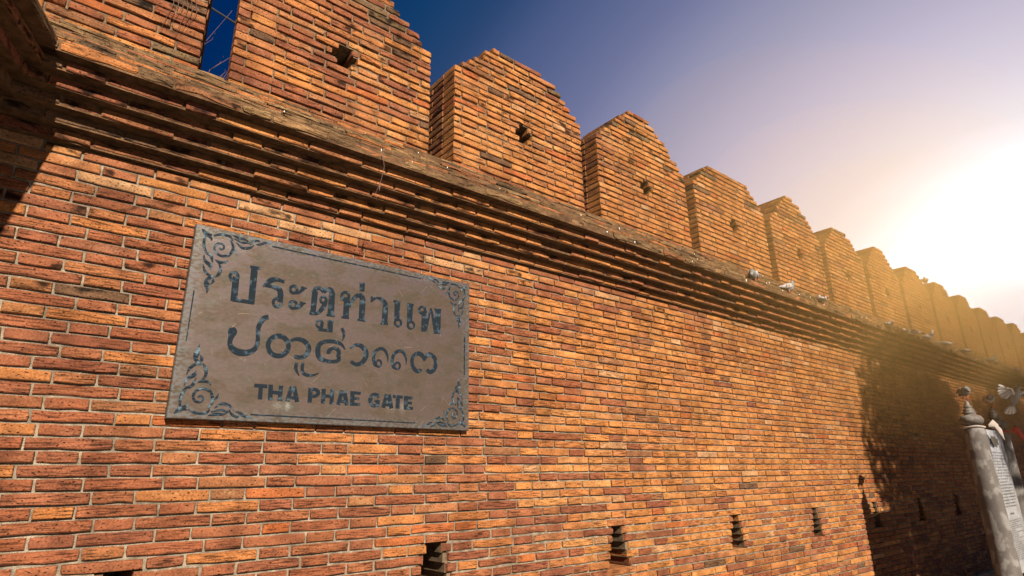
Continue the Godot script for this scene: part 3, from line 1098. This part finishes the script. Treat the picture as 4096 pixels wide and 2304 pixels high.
func build_pigeons() -> void:
	var m := pigeon_mats()
	# on the ledge: course along the wall, turn, head drop, tone, what it does
	var spots := [
		[101.5, 200.0, 0.9, "grey", "dark winged pigeon pecking at the ledge, nearest the viewer and first in the row"],
		[114.0, -15.0, 0.0, "grey", "grey pigeon with two wing bars walking right, second along the ledge"],
		[129.0, 35.0, 0.0, "pale", "pigeon with white head standing turned half away, third along the ledge"],
		[165.5, 5.0, 0.1, "pale", "pigeon facing right on the ledge, first beyond the wide gap in the row"],
		[181.0, 130.0, 0.2, "white", "hunched pale pigeon on the ledge just right of the one facing right"],
		[191.5, -100.0, 0.0, "white", "brightest white breasted pigeon on the hazy part of the ledge"],
		[206.0, 100.0, 0.3, "pale", "small pale pigeon on the ledge, next after the white breasted one"],
		[224.5, 60.0, 0.4, "white", "whitish pigeon far along the ledge where the tree shade begins"],
		[251.0, -70.0, 0.0, "dark", "dark pigeon in the shade far along the ledge, left of a pair"],
		[258.0, 20.0, 0.2, "dark", "dark pigeon in the shade far along the ledge, right of a pair"],
		[286.0, 10.0, 0.0, "dark", "tiny dark pigeon at the far right end of the ledge"]]
	for s in spots:
		var o := thing("pigeon", s[4], "pigeon", w(s[0], 33.5, 4.9) + Vector3(0, 0.001, 0), deg_to_rad(s[1]), "pigeons resting on the rampart")
		make_pigeon(o, m, s[2], s[3])
		o.scale = Vector3.ONE * 0.84
	var top := thing("pigeon", "lone pigeon standing on top of a merlon against the bright sky", "pigeon", w(240.6, 58.5, -3.0), 0.25, "pigeons resting on the rampart")
	top.position = w(230.0, 59.5, -2.5)
	make_pigeon(top, m, 0.0, "grey")
	top.scale = Vector3.ONE * 0.95
	var f := thing("pigeon", "pigeon in flight with both wings raised and tail fanned at the right edge", "pigeon", Vector3(9.02, 2.42, 1.708))
	var right := cam_basis.x
	var nose := (Vector3.UP * 0.9 - cam_basis.z * -0.45).normalized()
	var side := (right - nose * nose.dot(right)).normalized()
	f.basis = Basis(nose, side.cross(nose), side)
	make_flying_pigeon(f, m, 0.55, "grey")
	var a := thing("pigeon", "dark pigeon crouching on the finial of the nearer post", "pigeon", Vector3(8.34, 2.372, 1.41), deg_to_rad(-150))
	make_pigeon(a, m, 0.7, "dark")
	a.scale = Vector3.ONE * 0.85
	var b := thing("pigeon", "pale pigeon leaning forward on the finial of the farther post", "pigeon", Vector3(9.45, 2.365, 1.374), deg_to_rad(200))
	make_pigeon(b, m, 0.4, "pale")
	b.scale = Vector3.ONE * 0.85

# ---------------------------------------------------------------- signboard between two turned posts
func build_signboard() -> void:
	var p1 := Vector3(8.34, 0, 1.41)
	var p2 := Vector3(9.45, 0, 1.374)
	var o := thing("signboard", "inscribed marble tablet between two white plastered posts with turned finials", "sign", p1, atan2(-(p2.z - p1.z), p2.x - p1.x))
	var gap := p1.distance_to(p2)
	var s := 512
	var a := layer(s, 0.012, 51, 1, 5)
	var b := layer(s, 0.06, 52, 1, 3)
	var px := PackedByteArray()
	px.resize(s * s * 3)
	for i in s * s:
		var peel := clampf((a[i] / 255.0 - 0.5) * 6.0, 0, 1)
		var q := Color(.085, .078, .075).lerp(Color(.15, .147, .144), peel) * (0.85 + 0.2 * b[i] / 255.0)
		q = q.linear_to_srgb()
		px[i * 3] = int(255 * clampf(q.r, 0, 1)); px[i * 3 + 1] = int(255 * clampf(q.g, 0, 1)); px[i * 3 + 2] = int(255 * clampf(q.b, 0, 1))
	var plaster := wall_mat(Color.WHITE, tex_rgb(s, px), tex_l8(s, a), 0.5, 1.1)
	plaster.uv1_scale = Vector3(1.2, 0.75, 1.2)
	plaster.heightmap_scale = 0.25
	plaster.roughness = 0.55
	for k in 2:
		var x := gap * k
		var pts := []
		var rad := []
		for q in [[0.0, .15], [.1, .15], [.12, .118], [1.0, .115], [1.95, .112], [2.03, .111], [2.06, .106], [2.08, .09], [2.088, .06], [2.1, .07]]:
			pts.append(Vector3(x, q[0], 0)); rad.append(q[1])
		var post := put("post", loft(pts, rad, 24, Vector2.ONE, true), plaster, o)
		pts = []
		rad = []
		for q in [[2.095, .07], [2.11, .098], [2.135, .116], [2.165, .116], [2.195, .095], [2.21, .06], [2.22, .05], [2.228, .066], [2.238, .066], [2.245, .048], [2.26, .056], [2.275, .05], [2.285, .032], [2.292, .042], [2.305, .042], [2.315, .026], [2.345, .02], [2.375, .006]]:
			pts.append(Vector3(x, q[0], 0)); rad.append(q[1])
		put("finial", loft(pts, rad, 20), plaster, post)
	# tablet: grey marble with rows of small carved writing
	var im := Image.create(256, 512, false, Image.FORMAT_RGB8)
	for y in 512:
		for x in 256:
			var q := 0.46 + 0.12 * (a[(y * 1) * s + x] / 255.0 - 0.5) + 0.1 * (b[y * s + x] / 255.0 - 0.5)
			im.set_pixel(x, y, Color(q * 0.98, q, q * 1.04))
	var y := 84
	while y < 470:
		var small := y > 330
		if y > 292 and y < 330:
			y += 4
			continue
		var x := 24 + rng.randi_range(0, 10)
		var stop := 232 - (rng.randi_range(0, 110) if rng.randf() < 0.2 else rng.randi_range(0, 12))
		while x < stop:
			var l := rng.randi_range(2, 5)
			im.fill_rect(Rect2i(x, y, l, rng.randi_range(3, 6) if not small else rng.randi_range(2, 4)), Color(.12, .11, .1))
			x += l + rng.randi_range(1, 2) + (4 if rng.randf() < 0.12 else 0)
		y += 11 if not small else 7
	for q in 14:
		im.fill_rect(Rect2i(104 + q * 4, 306 + rng.randi_range(0, 3), 3, 7), Color(.12, .11, .1))
	var mat := StandardMaterial3D.new()
	mat.albedo_texture = ImageTexture.create_from_image(im)
	mat.roughness = 0.35
	var slab := Soup.new()
	var lo := Vector3(0.1, 0.55, 0.0)
	var hi := Vector3(gap - 0.1, 2.06, 0.05)
	slab.box(lo, hi)
	for p in slab.v:
		slab.uv.append(Vector2((p.x - lo.x) / (hi.x - lo.x), 1.0 - (p.y - lo.y) / (hi.y - lo.y)))
	var panel := put("tablet", slab.mesh(), mat, o)
	var dark := StandardMaterial3D.new()
	dark.albedo_color = lin(.03, .025, .02)
	dark.roughness = 0.8
	var em := Soup.new()
	var c := Vector3(gap / 2, 1.93, 0.053)
	var outline := []
	for k in 16:
		var an := TAU * k / 16.0
		var r := 0.085 + (0.03 if k % 2 else 0.0)
		outline.append(c + Vector3(cos(an) * r * 1.9, sin(an) * r * 0.62, 0))
	for k in 16:
		em.tri(c + Vector3(0, 0, 0.004), outline[k], outline[(k + 1) % 16], Vector3.BACK)
		em.quad(outline[k], outline[(k + 1) % 16], outline[(k + 1) % 16] - Vector3(0, 0, .004), outline[k] - Vector3(0, 0, .004), outline[k] - c)
	put("emblem", em.mesh(), dark, panel)
	# cloths tied round the posts
	for q in [["white_sash", Color(.24, .21, .2), 0.0, 2.075, "thin white cloth tied round the neck of the nearer signboard post"], ["red_sash", Color(.36, .025, .02), gap, 2.06, "dark red cloth tied round the neck of the farther signboard post"]]:
		var cloth := StandardMaterial3D.new()
		cloth.albedo_color = lin(q[1].r, q[1].g, q[1].b)
		cloth.roughness = 0.9
		cloth.backlight_enabled = true
		cloth.backlight = Color(.3, .3, .3)
		var t := thing(q[0], q[4], "cloth", o.transform * Vector3(q[2], 0, 0), o.rotation.y)
		var pts := []
		var rad := []
		for k in 25:
			var an := TAU * k / 24.0
			pts.append(Vector3(cos(an) * .108, q[3] + 0.006 * sin(an * 3.0), sin(an) * .108))
			rad.append(.011)
		put("wrap", loft(pts, rad, 7, Vector2.ONE, false), cloth, t)
		for e in 2:
			var side := 0.05 + 0.12 * e
			put("loose_end", loft([Vector3(.06, q[3] + .01, .135), Vector3(.1 + side * .5, q[3] + .035 - .03 * e, .17), Vector3(.16 + side, q[3] - .01 - .05 * e, .18), Vector3(.22 + side * 1.4, q[3] - .07 - .06 * e, .17)], [.014, .045, .06, .015], 8, Vector2(0.25, 1.0)), cloth, t)

# ---------------------------------------------------------------- trees of the square, behind the viewer's right shoulder
func build_tree(label: String, at: Vector3, clumps: Array, seed_: int) -> void:
	var r := RandomNumberGenerator.new()
	r.seed = seed_
	var t := thing("shade_tree", label, "tree", at, 0.0, "shade trees of the square")
	var bark := wall_mat(lin(.14, .1, .07), tex.mortar, tex.grit, 2.0, 0.5)
	var st := SurfaceTool.new()
	st.begin(Mesh.PRIMITIVE_TRIANGLES)
	st.set_smooth_group(0)
	loft_into(st, [Vector3(0, 0, 0), Vector3(.05, .5, 0), Vector3(.02, 2.2, .05), Vector3(0, 3.6, .1)], [.34, .24, .2, .16], 10)
	for c in clumps:
		var e: Vector3 = c[0]
		loft_into(st, [Vector3(0, 3.2, .1), Vector3(e.x * .45, lerpf(3.2, e.y, .6), e.z * .45), e], [.13, .08, .03], 7)
	st.generate_normals()
	put("trunk", st.commit(), bark, t)
	var leaf := Soup.new()
	leaf.quad(Vector3(0, 0, 0), Vector3(.035, .06, .01), Vector3(0, .15, 0), Vector3(-.035, .06, .01), Vector3.BACK)
	var mat := StandardMaterial3D.new()
	mat.albedo_color = lin(.06, .1, .025)
	mat.roughness = 0.6
	mat.backlight_enabled = true
	mat.backlight = lin(.1, .16, .03)
	mat.vertex_color_use_as_albedo = true
	var spots := []
	for c in clumps:
		for i in int(c[3]):
			var d := Vector3(r.randfn(), r.randfn(), r.randfn()).normalized() * pow(r.randf(), 0.5)
			spots.append(c[0] + d * Vector3(c[1], c[2], c[1]))
	var mm := MultiMesh.new()
	mm.transform_format = MultiMesh.TRANSFORM_3D
	mm.use_colors = true
	mm.mesh = leaf.mesh()
	mm.instance_count = spots.size()
	for i in spots.size():
		var b := Basis.from_euler(Vector3(r.randf_range(-2, 2), r.randf() * TAU, r.randf_range(-1, 1))) * Basis.from_scale(Vector3.ONE * r.randf_range(0.8, 1.5))
		mm.set_instance_transform(i, Transform3D(b, spots[i]))
		var g := r.randf_range(0.6, 1.3)
		mm.set_instance_color(i, Color(g, g, g * 0.9))
	var crown := MultiMeshInstance3D.new()
	crown.name = "crown"
	crown.multimesh = mm
	crown.material_override = mat
	crown.set_meta("kind", "stuff")
	t.add_child(crown, true)

func build_ground() -> void:
	var g := PlaneMesh.new()
	g.size = Vector2(400, 400)
	var paving := wall_mat(lin(.43, .385, .325), tex.mortar, tex.grit, 0.3, 1.3)
	var o := put("ground", g, paving, self, Transform3D(Basis(), Vector3(0, 0, 0)))
	o.set_meta("kind", "structure")

# bare plants rooted in the first embrasure, stems on the cornice, the overhead cable
func build_small_things() -> void:
	var bark := StandardMaterial3D.new()
	bark.albedo_color = lin(.09, .045, .035)
	bark.roughness = 0.9
	var base := w(8.3, 38.6, -3.0)
	var sh := thing("bare_shrub", "leafless shrub of thin stems growing in the gap between the first two merlons", "shrub", base)
	for q in [[-.05, .0, .62, .10, .08], [.02, .02, .34, .09, -.02], [.06, -.03, .2, .05, .05], [.09, 0, .17, .05, .0], [.11, .02, .22, .03, .03], [.1, 0, .13, .05, 0]]:
		var a := Vector3(q[0], 0, q[1])
		var b := a + Vector3(q[3] * .3, q[2] * .5, q[4] * .3)
		var c := a + Vector3(q[3] * 1.6, q[2], q[4])
		var stem := put("stem", loft([a, b, c], [.003, .0022, .001], 5), bark, sh)
		put("twig", loft([b, b + Vector3(.05, .07, .01), b + Vector3(.06, .12, .02)], [.0018, .0013, .0008], 5), bark, stem)
	var roots := thing("hanging_roots", "dry rootlets hanging down the right end of the corner merlon", "plant", w(7.0, 48, 0.1))
	for k in 6:
		var x := -0.03 - 0.025 * k
		put("rootlet", loft([Vector3(x, .2, .004), Vector3(x - .02, .0, .01), Vector3(x + .01, -.16, .008), Vector3(x - .03, -.3 - .04 * (k % 3), .012)], [.0025, .002, .0018, .001], 5), bark, roots)
	var stem2 := thing("dry_stem", "thin dry stem dangling from the cornice above the plaque", "plant", w(25.0, 33.0, 6.1))
	put("stem", loft([Vector3(0, .02, 0), Vector3(.008, -.1, .02), Vector3(-.01, -.2, .025), Vector3(-.04, -.3, .02), Vector3(-.03, -.36, .03)], [.0018, .0016, .0015, .0012, .001], 5), bark, stem2)
	put("seed_head", loft([Vector3(-.015, -.22, .026), Vector3(-.02, -.25, .028), Vector3(-.022, -.29, .03)], [.002, .006, .001], 6), bark, stem2)
	var cable := StandardMaterial3D.new()
	cable.albedo_color = lin(.015, .015, .018)
	var c0 := cam_pos + (cam_basis * Vector3((640.0 - 2048) / 2387.4, (1152.0 + 105) / 2387.4, -1)) * 5.0
	var c1 := cam_pos + (cam_basis * Vector3((1250.0 - 2048) / 2387.4, (1152.0 - 270) / 2387.4, -1)) * 5.0
	var pts := []
	for k in 9:
		var t := k / 8.0
		pts.append(c0.lerp(c1, t) - Vector3(0, 0.03 * sin(PI * t), 0))
	var wire := put("overhead_cable", loft(pts, [.009, .009, .009, .009, .009, .009, .009, .009, .009], 6), cable, self)
	tag(wire, "thin black cable crossing the strip of sky in the first gap", "cable")
	# droppings splashed on the ledge
	var white := StandardMaterial3D.new()
	white.albedo_color = lin(.75, .73, .68)
	white.roughness = 0.8
	var sp := SurfaceTool.new()
	sp.begin(Mesh.PRIMITIVE_TRIANGLES)
	for k in 70:
		var tier: Array = TIERS[5 + rng.randi() % 11]
		var u := rng.randf_range(4, 240)
		var p := w(u, tier[0] + rng.randf_range(-.1, .2), tier[1]) + Vector3(0, 0, 0.002)
		var l := rng.randf_range(.006, .025)
		loft_into(sp, [p + Vector3(0, l * .5, 0), p, p - Vector3(0, l, 0)], [.002, rng.randf_range(.004, .009), .002], 5, Vector2(1.0, 0.4))
	sp.generate_normals()
	var splash := put("bird_droppings", sp.commit(), white, self)
	splash.set_meta("kind", "stuff")
	tag(splash, "scattered white bird droppings along the weathered ledge", "droppings")

# ---------------------------------------------------------------- sky
func sky_panorama() -> ImageTexture:
	var wd := 768
	var ht := 384
	var glow := Vector3(0.9705, 0.193, -0.144).normalized()
	# displayed colours against the angle from the glow, in degrees
	var stops := [[0, 440, 448, 475], [5, 408, 415, 440], [9, 310, 311, 328], [12, 268, 265, 276], [15, 243, 236, 242], [20, 221, 211, 223], [26, 195, 187, 207], [33, 163, 160, 184], [37, 146, 146, 175], [43, 113, 119, 156], [52, 77, 93, 134], [57, 47, 73, 114], [62.5, 27, 64, 107], [75, 5, 46, 95], [100, 5, 43, 95], [240, 6, 44, 95]]
	var f := Image.create(wd, ht, false, Image.FORMAT_RGBF)
	for y in ht:
		var el := PI / 2 - PI * (y + 0.5) / ht
		for x in wd:
			var az := TAU * (x + 0.5) / wd
			var d := Vector3(sin(az) * cos(el), sin(el), -cos(az) * cos(el))
			# the haze round the glow hangs low: it thins faster upwards than sideways
			var ang := maxf(0.0, rad_to_deg(acos(clampf(d.dot(glow), -1, 1))) + 0.35 * clampf(rad_to_deg(el) - 22.0, -22.0, 30.0))
			var c := Color.BLACK
			for k in stops.size() - 1:
				if ang <= stops[k + 1][0]:
					var t: float = (ang - stops[k][0]) / (stops[k + 1][0] - stops[k][0])
					for q in 3:
						c[q] = lerpf(stops[k][q + 1], stops[k + 1][q + 1], t) / 255.0
					break
			c = Color(pow(c.r, 2.25), pow(c.g, 2.25), pow(c.b, 2.25))
			# paler air low down
			var low := clampf(1.0 - absf(rad_to_deg(el)) / 16.0, 0, 1)
			c = c.lerp(Color(maxf(c.r, .16), maxf(c.g, .2), maxf(c.b, .3)), low * 0.6)
			if el < 0:
				c = Color(.16, .14, .12)
			f.set_pixel(x, y, Color(c.r / EXPO, c.g / EXPO, c.b / EXPO))
	return ImageTexture.create_from_image(f)

const EXPO := 2.7

func _ready() -> void:
	rng.seed = 20240
	var cam := Camera3D.new()
	cam.name = "camera"
	cam.fov = VFOV
	cam.near = 0.05
	cam.far = 500.0
	cam.transform = Transform3D(cam_basis.orthonormalized(), cam_pos)
	add_child(cam)
	cam.make_current()
	var env := Environment.new()
	env.background_mode = Environment.BG_SKY
	var pano := PanoramaSkyMaterial.new()
	pano.panorama = sky_panorama()
	env.sky = Sky.new()
	env.sky.sky_material = pano
	env.tonemap_mode = Environment.TONE_MAPPER_LINEAR
	env.tonemap_exposure = EXPO
	env.sdfgi_enabled = true
	env.ssao_enabled = true
	env.ssil_enabled = true
	var we := WorldEnvironment.new()
	we.name = "environment"
	we.environment = env
	add_child(we)
	var sun := DirectionalLight3D.new()
	sun.name = "sun"
	sun.light_energy = 1.6
	sun.light_color = Color(1.0, 0.93, 0.84)
	sun.light_angular_distance = 0.7
	sun.shadow_enabled = true
	add_child(sun)
	sun.look_at_from_position(SUN_TO * 50.0, Vector3.ZERO)

	# fog volumes added to imitate a golden veil of lens flare along the far wall
	env.volumetric_fog_enabled = true
	env.volumetric_fog_density = 0.0
	for q in [[1.0, 0.02], [0.88, 0.023], [0.76, 0.027], [0.64, 0.031], [0.52, 0.036], [0.4, 0.042], [0.28, 0.05]]:
		var fm := FogMaterial.new()
		fm.density = q[1]
		fm.albedo = Color(1.0, 0.83, 0.52)
		var fv := FogVolume.new()
		fv.name = "flare_veil_fog"
		fv.shape = RenderingServer.FOG_VOLUME_SHAPE_ELLIPSOID
		fv.size = Vector3(17, 5.0, 5.4) * Vector3(q[0], q[0], q[0] * 0.6 + 0.4)
		fv.position = Vector3(14.0 - 2.0 * q[0], 4.15, 1.0)
		fv.material = fm
		fv.set_meta("kind", "stuff")
		add_child(fv, true)
	build_textures()
	build_materials()
	build_shapes()
	build_ground()
	build_wall()
	build_return_wall()
	build_plaque()
	build_signboard()
	build_pigeons()
	build_small_things()
	build_tree("spreading tree in the square whose shade falls on the far part of the wall", Vector3(10.2, 0, 6.6), [
		[Vector3(-.9, 6.2, 0), 1.8, 1.5, 9000], [Vector3(.7, 5.7, -.4), 1.8, 1.5, 9000], [Vector3(.2, 6.6, .6), 1.5, 1.1, 4500], [Vector3(-.4, 4.7, .2), 1.5, 1.0, 5500], [Vector3(1.3, 4.8, .4), 1.4, 1.1, 5500]], 5)
	build_tree("looser tree farther along the square, right of the spreading one", Vector3(14.9, 0, 7.4), [
		[Vector3(-1.4, 6.1, 0), 1.9, 1.5, 6000], [Vector3(1.0, 5.9, -.4), 2.1, 1.6, 6000], [Vector3(.2, 7.5, .4), 1.7, 1.2, 2600], [Vector3(-.4, 4.9, .6), 2.0, 1.2, 6500], [Vector3(2.4, 6.7, .2), 1.6, 1.4, 2600]], 6)
